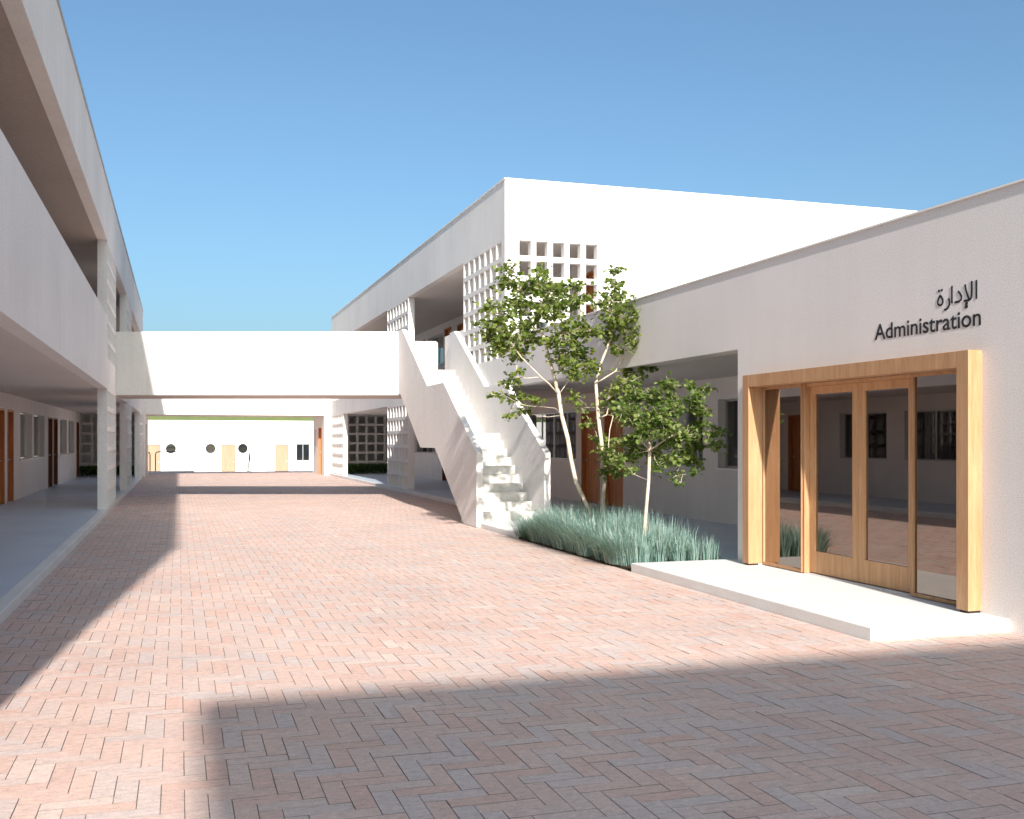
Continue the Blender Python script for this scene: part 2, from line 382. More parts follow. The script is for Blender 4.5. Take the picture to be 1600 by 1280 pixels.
# ------------------------------------------------------------------ doors and windows as parts of a building
def window(root, face, X, y0, y1, z0, z1, panes=2, frame='alu'):
    """window in a wall standing at X; face = +1 when its front looks towards +X"""
    s = face; fx = X - s * 0.15
    def bx(mb, xa, xb, *r):
        a, b_ = sorted((xa, xb)); return mb.box(a, b_, *r)
    f = MB(); e = 0.035
    bx(f, fx, fx - s * 0.05, y0, y1, z0, z0 + e); bx(f, fx, fx - s * 0.05, y0, y1, z1 - e, z1)
    n = panes; wdt = (y1 - y0) / n
    for k in range(n + 1):
        yc = y0 + k * wdt; ya, yb = (yc, yc + e) if k == 0 else ((yc - e, yc) if k == n else (yc - e / 2, yc + e / 2))
        bx(f, fx + (0.001 * s if 0 < k < n else 0), fx - s * 0.049, ya, yb, z0 + e, z1 - e)
    wnd = put('window', f, frame, root, origin=(fx, (y0 + y1) / 2, z0))
    for k in range(n):
        p = MB(); bx(p, fx - s * 0.022, fx - s * 0.028, y0 + k * wdt + e * 0.9, y0 + (k + 1) * wdt - e * 0.5, z0 + e, z1 - e)
        put('pane', p, 'wglass', wnd)
    sl_ = MB(); bx(sl_, fx + s * 0.001, X + s * 0.035, y0 - 0.03, y1 + 0.03, z0 - 0.035, z0 - 0.001)
    put('sill', sl_, 'white', wnd)
    return wnd
def door(root, face, X, y0, y1, z0, z1, mat='door', hinge=1):
    s = face
    def bx(mb, xa, xb, *r):
        a, b_ = sorted((xa, xb)); return mb.box(a, b_, *r)
    lf = MB(); e = 0.045
    bx(lf, X - s * 0.11, X - s * 0.15, y0 + e, y1 - e, z0 + 0.005, z1 - e)
    for k in range(1, 6):                                    # proud vertical boards
        pass
    nb = 6; bw = (y1 - y0 - 2 * e) / nb
    for k in range(nb): bx(lf, X - s * 0.102, X - s * 0.1099, y0 + e + k * bw + 0.004, y0 + e + (k + 1) * bw - 0.004, z0 + 0.01, z1 - e - 0.005)
    d_ = put('door', lf, mat, root, origin=(X - s * 0.13, (y0 + y1) / 2, z0))
    fr_ = MB()
    bx(fr_, X + s * 0.008, X - s * 0.16, y0, y0 + e, z0, z1); bx(fr_, X + s * 0.008, X - s * 0.16, y1 - e, y1, z0, z1)
    bx(fr_, X + s * 0.007, X - s * 0.159, y0 + e, y1 - e, z1 - e, z1)
    put('door_frame', fr_, mat, d_)
    yh = y1 - e - 0.09 if hinge > 0 else y0 + e + 0.09
    h = MB().tube([(X - s * 0.10, yh, z0 + 1.02), (X - s * 0.04, yh, z0 + 1.02)], 0.011, 8)
    h.tube([(X - s * 0.045, yh + 0.01 * hinge, z0 + 1.02), (X - s * 0.045, yh - 0.12 * hinge, z0 + 1.02)], 0.010, 8)
    bx(h, X - s * 0.097, X - s * 0.1015, yh - 0.02, yh + 0.02, z0 + 0.96, z0 + 1.08)
    put('handle', h, 'alu', d_, smooth=False)
    return d_
def fit(root, face, X, items, za, zb, ya, yb, mat, wall_name='wall', thick=0.26):
    """wall with its doors and windows; items = (kind, y0, y1, z0, z1[, material])"""
    holes = [(i_[1], i_[2], i_[3], i_[4]) for i_ in items]
    a, b_ = sorted((X, X - face * thick))
    put(wall_name, MB().wall('X', a, b_, ya, yb, za, zb, holes), mat, root)
    for i_ in items:
        if i_[0] == 'w': window(root, face, X, *i_[1:5], panes=(4 if i_[2] - i_[1] > 3 else 2))
        else: door(root, face, X, *i_[1:5], mat=(i_[5] if len(i_) > 5 else 'door'), hinge=(i_[6] if len(i_) > 6 else 1))
def screen_holes(u0, u1, z0, z1, nc, nr, bu=0.10, bz=0.10, mu=0.06):
    pu = (u1 - u0 - 2 * mu + bu) / nc; pz = (z1 - z0) / nr
    return [(u0 + mu + k * pu, u0 + mu + (k + 1) * pu - bu, z0 + r * pz + bz * 0.5, z0 + (r + 1) * pz - bz * 0.5) for k in range(nc) for r in range(nr)]
def screen(root, axis, a0, a1, u0, u1, z0, z1, nc, nr, mat='stucco', **k):
    return put('breeze_screen', MB().wall(axis, a0, a1, u0, u1, z0, z1, screen_holes(u0, u1, z0, z1, nc, nr, **k)), mat, root)

# ------------------------------------------------------------------ left building
lb = thing('school_building', (XL, 2.5, 0), 'long two storey white building on the left whose facade is all in shade', 'building')
SC_L = [(24.1, 27.4), (33.0, 36.3), (44.0, 47.3)]
gaps = [(4.5, 24.1), (27.4, 33.0), (36.3, 44.0)]
holes = []
for a, b_ in SC_L: holes += [(a, b_, FL, Z1), (a, b_, ZF, ZH)]
for a, b_ in gaps: holes += [(a, b_, 0, Z1), (a, b_, ZP, ZH)]
holes += [(27.65, 29.85, ZF, ZP)]
put('facade', MB().wall('X', XL - TH, XL, 2.5, 47.5, FL + 0.003, ZR, [(a, b_, (FL + 0.003 if c < 0.2 else c), d_) for a, b_, c, d_ in holes]), 'stucco', lb)
for a, b_ in SC_L:
    screen(lb, 'X', XL - TH, XL, a, b_, FL + 0.003, Z1, 7, 6)
    screen(lb, 'X', XL - TH, XL, a, b_, ZF, ZH, 7, 6)
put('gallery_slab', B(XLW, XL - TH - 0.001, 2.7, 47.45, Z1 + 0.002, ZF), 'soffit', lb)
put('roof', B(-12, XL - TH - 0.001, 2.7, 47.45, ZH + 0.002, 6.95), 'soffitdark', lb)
put('coping', MB().box(XL - TH - 0.03, XL + 0.025, 2.47, 47.53, ZR + 0.001, ZR + 0.035), 'coping', lb)
P = lambda px: Yat(px, XLW)
ZD = 2.34
it = [('d', P(-3.5), P(7), FL, ZD, 'door'), ('d', P(11.5), P(21), FL, ZD, 'door'), ('w', P(31), P(50), 1.10, ZD), ('w', P(53), P(69.5), 1.10, ZD),
      ('d', P(75), P(82), FL, ZD, 'doordark'), ('d', P(83.2), P(90), FL, ZD, 'doordark'), ('w', P(94), P(104.5), 1.10, ZD), ('w', P(107), P(116), 1.10, ZD), ('d', P(119.5), P(123.5), FL, ZD, 'doordark')]
it = [(a[0], min(a[1:3]), max(a[1:3])) + tuple(a[3:]) for a in it]
it += [('w', 22.6, 24.6, 1.10, ZD), ('w', 19.6, 21.9, 1.10, ZD), ('d', 17.4, 18.4, FL, ZD, 'door'), ('d', 15.6, 16.6, FL, ZD, 'door'), ('w', 12.6, 14.9, 1.10, ZD), ('w', 9.6, 11.9, 1.10, ZD), ('d', 7.4, 8.4, FL, ZD, 'door')]
fit(lb, 1, XLW, it, FL + 0.001, Z1, 2.7, 46.6, 'inner')
it = [('w', y, y + 2.2, 4.45, ZH - 0.35) for y in (6, 9, 16, 19, 26, 29, 38, 41)] + [('d', y, y + 1.0, ZF + 0.001, ZF + 2.2, 'door') for y in (13, 14.4, 23, 24.4, 34, 35.5)]
fit(lb, 1, XLW, it, ZF + 0.001, ZH, 2.7, 46.6, 'inner', 'upper_wall')
put('end_wall', MB().box(-12, XL - TH - 0.001, 2.5, 2.699, 0, ZR), 'stucco', lb)
put('end_wall', MB().box(-12, XLW - 0.27, 46.4, 46.6, 0, ZR), 'stucco', lb, origin=(XL, 2.5, 0.0))
put('rear_wall', B(-12.2, -12.001, 2.5, 47.4, 0, ZR), 'stucco', lb)
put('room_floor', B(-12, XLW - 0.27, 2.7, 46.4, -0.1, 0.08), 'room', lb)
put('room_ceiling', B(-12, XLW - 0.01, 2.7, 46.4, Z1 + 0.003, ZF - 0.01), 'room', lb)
screen(lb, 'Y', 46.62, 46.80, XLW, XL - TH - 0.002, FL + 0.1, Z1, 5, 6, 'soffit', bu=0.09, bz=0.09)

# ------------------------------------------------------------------ right building, two storeys
YB = 21.1
rbld = thing('school_building', (XR, YB, 0), 'two storey white building behind the staircase, gridded openings at its sunlit corner', 'building')
SC_R = [(YB + 0.2, 24.5), (30.9, 34.2), (44.0, 47.3)]
holes = [(SC_R[0][0], SC_R[0][1], ZF, ZH)]
for a, b_ in SC_R[1:]: holes += [(a, b_, FL + 0.003, Z1), (a, b_, ZF, ZH)]
holes += [(24.5, 30.9, ZP, ZH), (34.2, 44.0, ZP, ZH), (26.35, 27.95, ZF, ZP), (YB - 0.0, 30.9, 0.0, Z1), (34.2, 44.0, 0.0, Z1)]
put('facade', MB().wall('X', XR, XR + TH, YB, 47.5, FL + 0.003, ZR, [(a, b_, (FL + 0.003 if c < 0.2 else c), d_) for a, b_, c, d_ in holes]), 'stucco', rbld)
for k, (a, b_) in enumerate(SC_R):
    if k: screen(rbld, 'X', XR, XR + TH, a, b_, FL + 0.003, Z1, 7, 6)
    screen(rbld, 'X', XR, XR + TH, a, b_, ZF, ZH, 7, 6)
# south wall with the pierced panel
px0, px1 = 6.94, 8.74
hs = []
per = (px1 - px0 + 0.115) / 5
pz = 0.434
for k in range(5):
    for r in range(6):
        zt = 5.885 - r * pz
        hs.append((px0 + k * per, px0 + (k + 1) * per - 0.115, zt - 0.325, zt))
put('south_wall', MB().wall('Y', YB, YB + 0.2, XR + TH + 0.0005, 26, Z1, ZR, [h for h in hs]), 'stucco', rbld)
put('gallery_slab', B(XR + TH + 0.001, XRW, YB + 0.201, 47.45, Z1 + 0.002, ZF), 'soffit', rbld)
put('roof', B(XR + TH + 0.001, 26, YB + 0.201, 47.45, ZH + 0.002, 6.95), 'soffit', rbld)
put('coping', MB().box(XR - 0.025, XR + TH + 0.03, YB - 0.025, 47.53, ZR + 0.001, ZR + 0.03).box(XR + TH + 0.031, 26, YB - 0.025, YB + 0.23, ZR + 0.001, ZR + 0.03), 'white', rbld)
U = lambda px: Yat(px, XRW)
it = [('d', 22.45, 23.45, ZF + 0.001, 5.62, 'door'), ('w', 25.2, 27.4, 4.45, 5.6), ('w', 28.0, 30.2, 4.45, 5.6), ('d', 34.4, 35.4, ZF + 0.001, 5.66, 'door'),
      ('d', U(705.5), U(694.5), ZF + 0.001, 5.70, 'door'), ('w', U(693), U(668), 4.47, 5.6), ('d', U(664.5), U(659.5), ZF + 0.001, 5.62, 'doordark'), ('w', 43.2, 44.8, 4.45, 5.6)]
fit(rbld, -1, XRW, it, ZF + 0.001, ZH, YB + 0.201, 46.6, 'inner', 'upper_wall')
ZD = 2.34
it = [('d', 21.08, 22.15, FL, ZD - 0.05, 'door'), ('d', 22.42, 23.58, FL, ZD - 0.05, 'door'), ('w', 23.95, 27.9, 1.10, ZD), ('d', 29.0, 30.0, FL, ZD, 'door'), ('d', 30.8, 31.8, FL, ZD, 'door'),
      ('w', 32.4, 34.6, 1.10, ZD), ('d', 36.6, 37.6, FL, ZD, 'doordark'), ('w', 38.8, 42.6, 1.10, ZD)]
fit(rbld, -1, XRW, it, FL + 0.001, Z1, 20.9, 46.6, 'inner')
screen(rbld, 'Y', 46.62, 46.80, XR + TH + 0.002, XRW, FL + 0.1, Z1, 6, 6, 'soffit', bu=0.09, bz=0.09)
put('end_wall', B(XRW + 0.27, 26, 46.4, 46.6, 0, ZR), 'stucco', rbld)
put('rear_wall', B(26.001, 26.2, YB, 47.4, 0, ZR), 'stucco', rbld)
put('room_ceiling', B(XRW + 0.01, 26, YB + 0.21, 46.4, Z1 + 0.003, ZF - 0.01), 'room', rbld)
put('room_floor', B(XRW + 0.27, 26, YB + 0.21, 46.4, -0.1, 0.08), 'room', rbld)

# ------------------------------------------------------------------ administration block, one storey
YA0, YA1, ZA = -9.0, 11.43, 3.73
ab = thing('administration_building', (XR, YA1, 0), 'single storey roughcast administration block on the right with its deep open portico', 'building')
put('facade', MB().wall('X', XR, XR + 0.30, YA0, YB - 0.002, 0.0, ZA, [(YA1, YB, -0.1, 2.73), (7.44, 10.945, -0.1, 2.245)]), 'rough', ab)
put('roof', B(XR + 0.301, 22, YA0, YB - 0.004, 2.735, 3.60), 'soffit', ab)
put('portico_wall', B(XR + 0.301, XRW + 0.2, YA1 - 0.25, YA1, 0.0, 2.733), 'inner', ab)
put('coping', B(XR - 0.02, XR + 0.33, YA0, YB - 0.005, ZA + 0.001, ZA + 0.018), 'white', ab)
A = lambda px: Yat(px, XRW)
it = [('w', A(1175), A(1121.5), 1.10, ZD), ('w', A(1098), A(1061), 1.10, ZD)]
it = [(a[0], min(a[1:3]), max(a[1:3])) + tuple(a[3:]) for a in it]
fit(ab, -1, XRW, it, FL + 0.001, 2.733, YA1 + 0.001, 20.898, 'inner', 'recessed_wall')
put('room_wall', MB().box(XR + 2.8, 21, 6.2, 6.4, 0, 2.73).box(11.5, 11.7, 6.41, 21.0, 0, 2.73), 'room', ab)
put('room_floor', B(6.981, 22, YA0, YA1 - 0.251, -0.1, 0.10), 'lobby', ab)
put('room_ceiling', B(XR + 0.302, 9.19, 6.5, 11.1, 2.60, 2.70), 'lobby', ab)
put('room_floor', B(XRW + 0.27, 22, YA1 - 0.25, YB, -0.1, 0.08), 'room', ab)
put('rear_wall', B(22.001, 22.2, YA0, YB, 0, ZA), 'stucco', ab)
put('side_wall', B(XR + 0.301, 22, YA0 - 0.2, YA0 - 0.001, 0, ZA), 'stucco', ab)

# ------------------------------------------------------------------ administration entrance: timber portal, side lights, pair of glazed doors
XP = 6.475
en = thing('entrance_portal', (XP, 9.2, FL), 'pale timber framed entrance with two glazed doors and side lights beneath the Administration lettering', 'entrance')
zb = 0.125
put('portal_post', B(XP, 6.662, 7.31, 7.455, zb, 2.38), 'oak', en, bevel=0.003)
put('portal_post', B(XP, 6.662, 10.93, 11.07, zb, 2.38), 'oak', en, bevel=0.003)
put('portal_beam', B(XP + 0.0005, 6.66, 7.4555, 10.9295, 2.235, 2.379), 'oak', en, bevel=0.003)
for (a, b_) in ((7.33, 7.435), (10.95, 11.05)): put('post_foot', B(XP + 0.02, 6.65, a, b_, FL + 0.004, zb - 0.001), 'black', en)
def sidelight(y0, y1, y0m):
    f = MB(); x0, x1 = 6.665, 6.73; e = 0.032
    f.box(x0, x1, y0, y1, 0.115, 0.115 + e); f.box(x0, x1, y0, y1, 2.235 - e, 2.234)
    f.box(x0, x1, y0, y0 + 0.016, 0.115 + e, 2.235 - e); f.box(x0, x1, y1 - 0.016, y1, 0.115 + e, 2.235 - e)
    o = put('side_light', f, 'oak', en, origin=(6.76, (y0 + y1) / 2, 0.115))
    put('pane', B(6.690, 6.698, y0 + 0.016, y1 - 0.016, 0.115 + e, 2.235 - e), 'glass', o)
sidelight(7.457, 8.271, 0); sidelight(10.1155, 10.928, 0)
put('mullion', B(6.68, 6.80, 10.077, 10.1145, 0.115, 2.234), 'oak', en, bevel=0.002)
put('mullion', B(6.68, 6.80, 8.272, 8.315, 0.115, 2.234), 'oak', en, bevel=0.002)
put('head_rail', B(6.70, 6.80, 8.316, 10.076, 2.20, 2.2345), 'oakd', en)
for (y0, y1) in ((8.317, 9.194), (9.198, 10.075)):
    lf = MB(); x0, x1 = 6.745, 6.795; st = 0.10; zt, zl = 2.198, 0.125
    lf.box(x0, x1, y0, y0 + st, zl, zt); lf.box(x0, x1, y1 - st, y1, zl, zt)
    lf.box(x0 + 0.0005, x1, y0 + st, y1 - st, zl, 0.365); lf.box(x0 + 0.0005, x1, y0 + st, y1 - st, zt - 0.085, zt)
    o = put('door', lf, 'oakd', en, origin=(6.82, (y0 + y1) / 2, zl))
    put('pane', B(6.766, 6.774, y0 + st, y1 - st, 0.365, zt - 0.085), 'glass', o)
put('threshold', B(6.70, 6.90, 7.457, 10.928, FL + 0.005, 0.113), 'kerb', en)
# lobby behind the glass
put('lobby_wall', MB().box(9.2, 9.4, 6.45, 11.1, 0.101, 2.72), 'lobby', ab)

# ------------------------------------------------------------------ lettering on the wall
sg = thing('wall_lettering', (XR, 8.0, 2.6), 'black raised letters reading Administration and its Arabic word on the roughcast wall above the entrance', 'sign')
BASE = [chr(c_) for c_ in ()]
word = 'Administration'
tc_ = bpy.data.curves.new('probe', 'FONT'); tc_.body = word; tc_.size = 1.0
to = bpy.data.objects.new('probe', tc_); COL.objects.link(to); bpy.context.view_layer.update()
full_w = to.dimensions.x
adv = []
for k in range(len(word) + 1):
    tc_.body = word[:k] + '|'; bpy.context.view_layer.update(); adv.append(to.dimensions.x)
tc_.body = '|'; bpy.context.view_layer.update(); lsb = min(c[0] for c in to.bound_box); tc_.body = 'A'; bpy.context.view_layer.update(); lsa = min(c[0] for c in to.bound_box)
bar0 = adv[0] + lsb - lsa
dg = bpy.context.evaluated_depsgraph_get()
LW, LH = 1.435, 0.150
tc_.body = 'A'; bpy.context.view_layer.update(); caph = to.dimensions.y
sx, sz = LW / full_w, LH / caph
for k, ch in enumerate(word):
    tc_.body = ch; tc_.extrude = 0.0; tc_.offset = 0.008; bpy.context.view_layer.update()
    me = bpy.data.meshes.new_from_object(to.evaluated_get(bpy.context.evaluated_depsgraph_get()))
    bm = bmesh.new(); bm.from_mesh(me)
    bmesh.ops.remove_doubles(bm, verts=bm.verts, dist=1e-4)
    r_ = bmesh.ops.extrude_face_region(bm, geom=list(bm.faces))
    for v_ in [g_ for g_ in r_['geom'] if isinstance(g_, bmesh.types.BMVert)]: v_.co.z -= 1.0
    bmesh.ops.recalc_face_normals(bm, faces=bm.faces)
    ux = (adv[k] - bar0) if k else -lsa
    for v_ in bm.verts:
        x_, y_, z_ = v_.co
        v_.co = (-0.004 if z_ > -0.5 else -0.0015, -(x_ * sx), y_ * sz)
    bmesh.ops.recalc_face_normals(bm, faces=bm.faces)
    bm.to_mesh(me); bm.free(); me.name = 'letter'; me.materials.clear(); me.materials.append(M['black'])
    o = bpy.data.objects.new('letter', me); COL.objects.link(o); o.parent = sg
    o.location = (0, (8.757 - ux * sx) - 8.0, 0.0)
bpy.data.objects.remove(to)

def stroke(paths, wdt=19):
    """Arabic pen strokes; points are (x, y) on a tracing grid, 1 unit = 0.91 mm high and 1.31 mm wide"""
    mb = MB()
    for pts in paths:
        closed = pts[0] == pts[-1]
        q = []
        for (x, y) in pts:
            h = (410 + 0.174 * (1135 - x)) - y
            q.append(Vector(((x - 1135) * 1.31, h * 0.95)))
        n = len(q); L_, R_ = [], []
        for i in range(n):
            if closed: a, b_ = q[(i - 1) % (n - 1)], q[(i + 1) % (n - 1)]
            else: a, b_ = q[max(i - 1, 0)], q[min(i + 1, n - 1)]
            d_ = (b_ - a).normalized(); nrm = Vector((-d_.y, d_.x)) * (wdt / 2)
            L_.append(q[i] + nrm); R_.append(q[i] - nrm)
        vs = []
        for P_ in (L_, R_):
            for p in P_: vs.append((XR - 0.004, 7.372 - p.x / 1000, 2.83 + p.y / 1000))
        for P_ in (L_, R_):
            for p in P_: vs.append((XR - 0.0015, 7.372 - p.x / 1000, 2.83 + p.y / 1000))
        fs = []
        for i in range(n - 1):
            fs += [(i, i + 1, n + i + 1, n + i), (2 * n + i, 2 * n + i + 1, 3 * n + i + 1, 3 * n + i), (i, i + 1, 2 * n + i + 1, 2 * n + i), (n + i, n + i + 1, 3 * n + i + 1, 3 * n + i)]
        if not closed: fs += [(0, n, 3 * n, 2 * n), (n - 1, 2 * n - 1, 4 * n - 1, 3 * n - 1)]
        mb.add(vs, fs)
    return mb
glyphs = [
    [[(1134, 410), (1134, 236)]],
    [[(1092, 244), (1092, 330), (1091, 375), (1085, 402), (1070, 418), (1046, 424), (1018, 427)], [(1028, 274), (1040, 330), (1056, 385), (1066, 408)]],
    [[(1056, 448), (1038, 446), (1034, 460), (1046, 470), (1054, 469)], [(1056, 478), (1026, 489)]],
    [[(962, 336), (982, 356), (996, 385), (994, 412), (976, 432), (932, 440)]],
    [[(905, 450), (905, 285)]],
    [[(872, 400), (880, 430), (880, 462), (868, 490), (848, 508), (828, 512)]],
    [[(782, 372), (800, 388), (815, 415), (816, 442), (804, 464), (785, 470), (769, 458), (765, 436), (774, 404), (790, 378), (782, 372)]],
    [[(768, 331), (786, 329)]], [[(796, 325), (814, 323)]],
]
for g_ in glyphs: put('letter', stroke(g_), 'black', sg)

# ------------------------------------------------------------------ staircase
st = thing('staircase', (5.18, 18.24, 0.085), 'white concrete outdoor staircase with solid parapets rising to the bridge', 'staircase')
prof = [(18.24, 0.086), (18.24, 1.37), (20.74, 2.785), (22.2, 2.785), (24.9, 4.30), (25.32, 4.30), (25.32, 2.74), (25.1, 2.74), (22.87, 1.437), (21.47, 1.437), (19.2, 0.086)]
prof0 = prof[:-1] + [(19.15, 0.01)]
put('parapet', MB().prism([(18.24, 0.01)] + prof[1:-1] + [(19.15, 0.01)], 5.18, 5.30, 'X'), 'stair', st)
put('parapet', MB().prism(prof, 6.49, 6.612, 'X'), 'stair', st)
def under(y):
    P_ = [(19.15, 0.086), (21.47, 1.437), (22.87, 1.437), (25.1, 2.74), (25.4, 2.74)]
    if y <= P_[0][0]: return 0.086
    for (a, za), (b_, zb_) in zip(P_, P_[1:]):
        if y <= b_: return za + (zb_ - za) * (y - a) / (b_ - a)
    return 2.74
y = 18.72; z = 0.085; dy = 0.262; dz = (1.75 - 0.085) / 10
for k in range(9):
    z += dz; ya, yb = y + k * dy, y + (k + 1) * dy
    s_ = MB().prism([(ya, max(under(ya), 0.086)), (ya, z - 0.012), (ya - 0.012, z - 0.012), (ya - 0.012, z), (yb - 0.0125, z), (yb, z - 0.012), (yb, under(yb))], 5.301, 6.489, 'X')
    put('step', s_, 'step', st)
ya = y + 9 * dy
put('landing', MB().prism([(ya, under(ya)), (ya, 1.738), (ya - 0.012, 1.738), (ya - 0.012, 1.75), (22.42, 1.75), (22.42, 1.437), (21.47, 1.437)], 5.301, 6.489, 'X'), 'step', st)
y = 22.42; z = 1.75; dy = 0.30; dz = (3.33 - 1.75) / 9
for k in range(8):
    z += dz; ya, yb = y + k * dy + 0.0005, y + (k + 1) * dy
    s_ = MB().prism([(ya, under(ya)), (ya, z - 0.012), (ya - 0.012, z - 0.012), (ya - 0.012, z), (yb - 0.0125, z), (yb, z - 0.012), (yb, under(yb))], 5.301, 6.489, 'X')
    put('step', s_, 'step', st)

# ------------------------------------------------------------------ footbridge across the yard (set slightly askew)
def ypl(X, d): return (d - X * SN) / CS
DF, DB = 25.7, 28.15
fb = thing('footbridge', (XL, ypl(XL, DF), Z1), 'white solid walled footbridge joining both upper galleries across the courtyard', 'bridge')
pf = [(XL + 0.001, ypl(XL, DF)), (5.18, ypl(5.18, DF)), (5.18, ypl(5.18, DF) + 0.16), (XL + 0.001, ypl(XL, DF) + 0.16)]
put('parapet', MB().prism(pf, Z1, ZP - 0.01, 'Z'), 'stucco', fb)
pb = [(XL + 0.001, ypl(XL, DB)), (XR - 0.001, ypl(XR, DB)), (XR - 0.001, ypl(XR, DB) - 0.15), (XL + 0.001, ypl(XL, DB) - 0.15)]
put('parapet', MB().prism(pb, Z1, ZP - 0.03, 'Z'), 'stucco', fb)
dk = [(XL + 0.001, ypl(XL, DF) + 0.161), (5.18, ypl(5.18, DF) + 0.161), (5.301, 25.33), (5.301, 24.825), (6.489, 24.825), (6.489, 25.33), (XR - 0.001, 25.33), (XR - 0.001, ypl(XR, DB) - 0.151), (XL + 0.001, ypl(XL, DB) - 0.151)]
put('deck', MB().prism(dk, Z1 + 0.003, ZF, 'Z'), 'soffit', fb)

# ------------------------------------------------------------------ gate building at the far end of the yard
nb_ = thing('gateway_building', (XL, 47.55, 0), 'low white building closing the far end of the yard with a wide open passage', 'building')
put('facade', MB().wall('Y', 47.52, 47.77, -12, 20, 0.0, 3.75, [(-1.36, 6.30, -0.1, 2.72), (6.62, 9.6, -0.1, 2.72), (-3.9, -1.62, -0.1, 2.72)]), 'stucco', nb_)
put('roof', B(-12, 20, 47.771, 51.5, 2.725, 3.6), 'soffit', nb_)
put('side_wall', MB().box(-1.62, -1.36, 47.771, 51.5, 0, 2.72), 'inner', nb_)
put('side_wall', MB().wall('X', 6.30, 6.55, 47.771, 51.5, 0, 2.72, [(48.3, 49.55, 0.0, 2.2), (50.6, 51.0, 1.3, 2.1)]), 'inner', nb_)
door(nb_, -1, 6.30, 48.3, 49.55, 0.0, 2.2, 'door')
door(nb_, 1, -1.355, 48.0, 49.2, 0.0, 2.3, 'doordark')
window(nb_, -1, 6.30, 50.6, 51.0, 1.3, 2.1, 1)
put('rear_wall', B(6.551, 20, 51.3, 51.499, 0, 2.72), 'inner', nb_)
put('rear_wall', B(-12, -1.621, 51.3, 51.499, 0, 2.72), 'inner', nb_)

# ------------------------------------------------------------------ far building on the lower ground
YF = 72.0
def XatY(px, Y): t_ = (px - CX) / F; return Y * (SN + CS * t_) / (CS - SN * t_)
dF = YF * CS + 3 * SN
fbld = thing('far_building', (3, YF, -0.9), 'low white building beyond the passage with round windows and pale doors', 'building')
ports = [XatY(267, YF), XatY(329, YF), XatY(379.5, YF)]
zp = EYE - (701 - HY) * dF / F
drs = [(XatY(231, YF), XatY(251, YF)), (XatY(346, YF), XatY(368, YF)), (XatY(430, YF), XatY(451, YF))]
zdt = EYE - (694.5 - HY) * dF / F
wq = (XatY(463, YF), XatY(484, YF), EYE - (721 - HY) * dF / F, EYE - (694 - HY) * dF / F)
rr = 0.33
wh = [(a, b_, -0.95, zdt) for a, b_ in drs] + [wq] + [(p - rr, p + rr, zp - rr, zp + rr) for p in ports]
put('wall', MB().wall('Y', YF, YF + 0.25, -30, 40, -0.9, 2.92, wh), 'far', fbld)
put('roof', B(-30, 40, YF + 0.251, 80, 2.6, 2.8), 'soffit', fbld)
put('room_wall', B(-30, 40, 76, 76.2, -0.9, 2.6), 'room', fbld)
for p in ports:
    n = 28; ring = MB(); vs = []; fs = []
    for k in range(n):
        a = 2 * math.pi * k / n + math.pi / 4
        c_, s_ = math.cos(a), math.sin(a); m_ = max(abs(c_), abs(s_))
        vs += [(p + rr * c_ / m_, YF + 0.001, zp + rr * s_ / m_), (p + (rr - 0.01) * c_, YF + 0.001, zp + (rr - 0.01) * s_), (p + (rr - 0.01) * c_, YF + 0.20, zp + (rr - 0.01) * s_)]
    for k in range(n):
        j = (k + 1) % n; fs += [(3 * k, 3 * j, 3 * j + 1, 3 * k + 1), (3 * k + 1, 3 * j + 1, 3 * j + 2, 3 * k + 2)]
    ring.add(vs, fs)
    o = put('round_window', ring, 'far', fbld, origin=(p, YF, zp))
    pn = MB().prism([(p + (rr - 0.012) * math.cos(2 * math.pi * k / n), zp + (rr - 0.012) * math.sin(2 * math.pi * k / n)) for k in range(n)], YF + 0.16, YF + 0.168, 'Y')
    put('pane', pn, 'wglass', o)
    if p > ports[0]: put('blind', B(p - rr + 0.01, p + rr - 0.01, YF + 0.253, YF + 0.262, zp - rr, zp + rr), 'blindpink' if p < ports[2] else 'white', o)  # added sheets behind the glass: pink paints the brick reflection, white a pale pane
    put('rim', MB().tube([(p + (rr - 0.02) * math.cos(2 * math.pi * k / n), YF + 0.15, zp + (rr - 0.02) * math.sin(2 * math.pi * k / n)) for k in range(n + 1)], 0.02, 6, False), 'steel', o)
for a, b_ in drs:
    d_ = put('door', B(a + 0.03, b_ - 0.03, YF + 0.03, YF + 0.08, -0.89, zdt - 0.03), 'tan', fbld, origin=((a + b_) / 2, YF, -0.89))
    put('door_frame', MB().box(a, a + 0.03, YF - 0.005, YF + 0.1, -0.89, zdt).box(b_ - 0.03, b_, YF - 0.005, YF + 0.1, -0.89, zdt).box(a + 0.03, b_ - 0.03, YF - 0.004, YF + 0.1, zdt - 0.03, zdt), 'tan', d_)
    put('handle', B(b_ - 0.14, b_ - 0.10, YF - 0.03, YF + 0.03, 0.1, 0.22), 'alu', d_)
a, b_, c_, d0 = wq
f = MB().box(a, b_, YF + 0.08, YF + 0.13, c_, c_ + 0.04).box(a, b_, YF + 0.08, YF + 0.13, d0 - 0.04, d0)
for q in (a, (a + b_) / 2 - 0.02, b_ - 0.04): f.box(q, q + 0.04, YF + 0.081, YF + 0.129, c_ + 0.04, d0 - 0.04)
o = put('window', f, 'alu', fbld, origin=(a, YF, c_))
put('pane', B(a + 0.04, (a + b_) / 2 - 0.02, YF + 0.10, YF + 0.106, c_ + 0.04, d0 - 0.04), 'wglass', o)
put('pane', B((a + b_) / 2 + 0.02, b_ - 0.04, YF + 0.10, YF + 0.106, c_ + 0.04, d0 - 0.04), 'wglass', o)

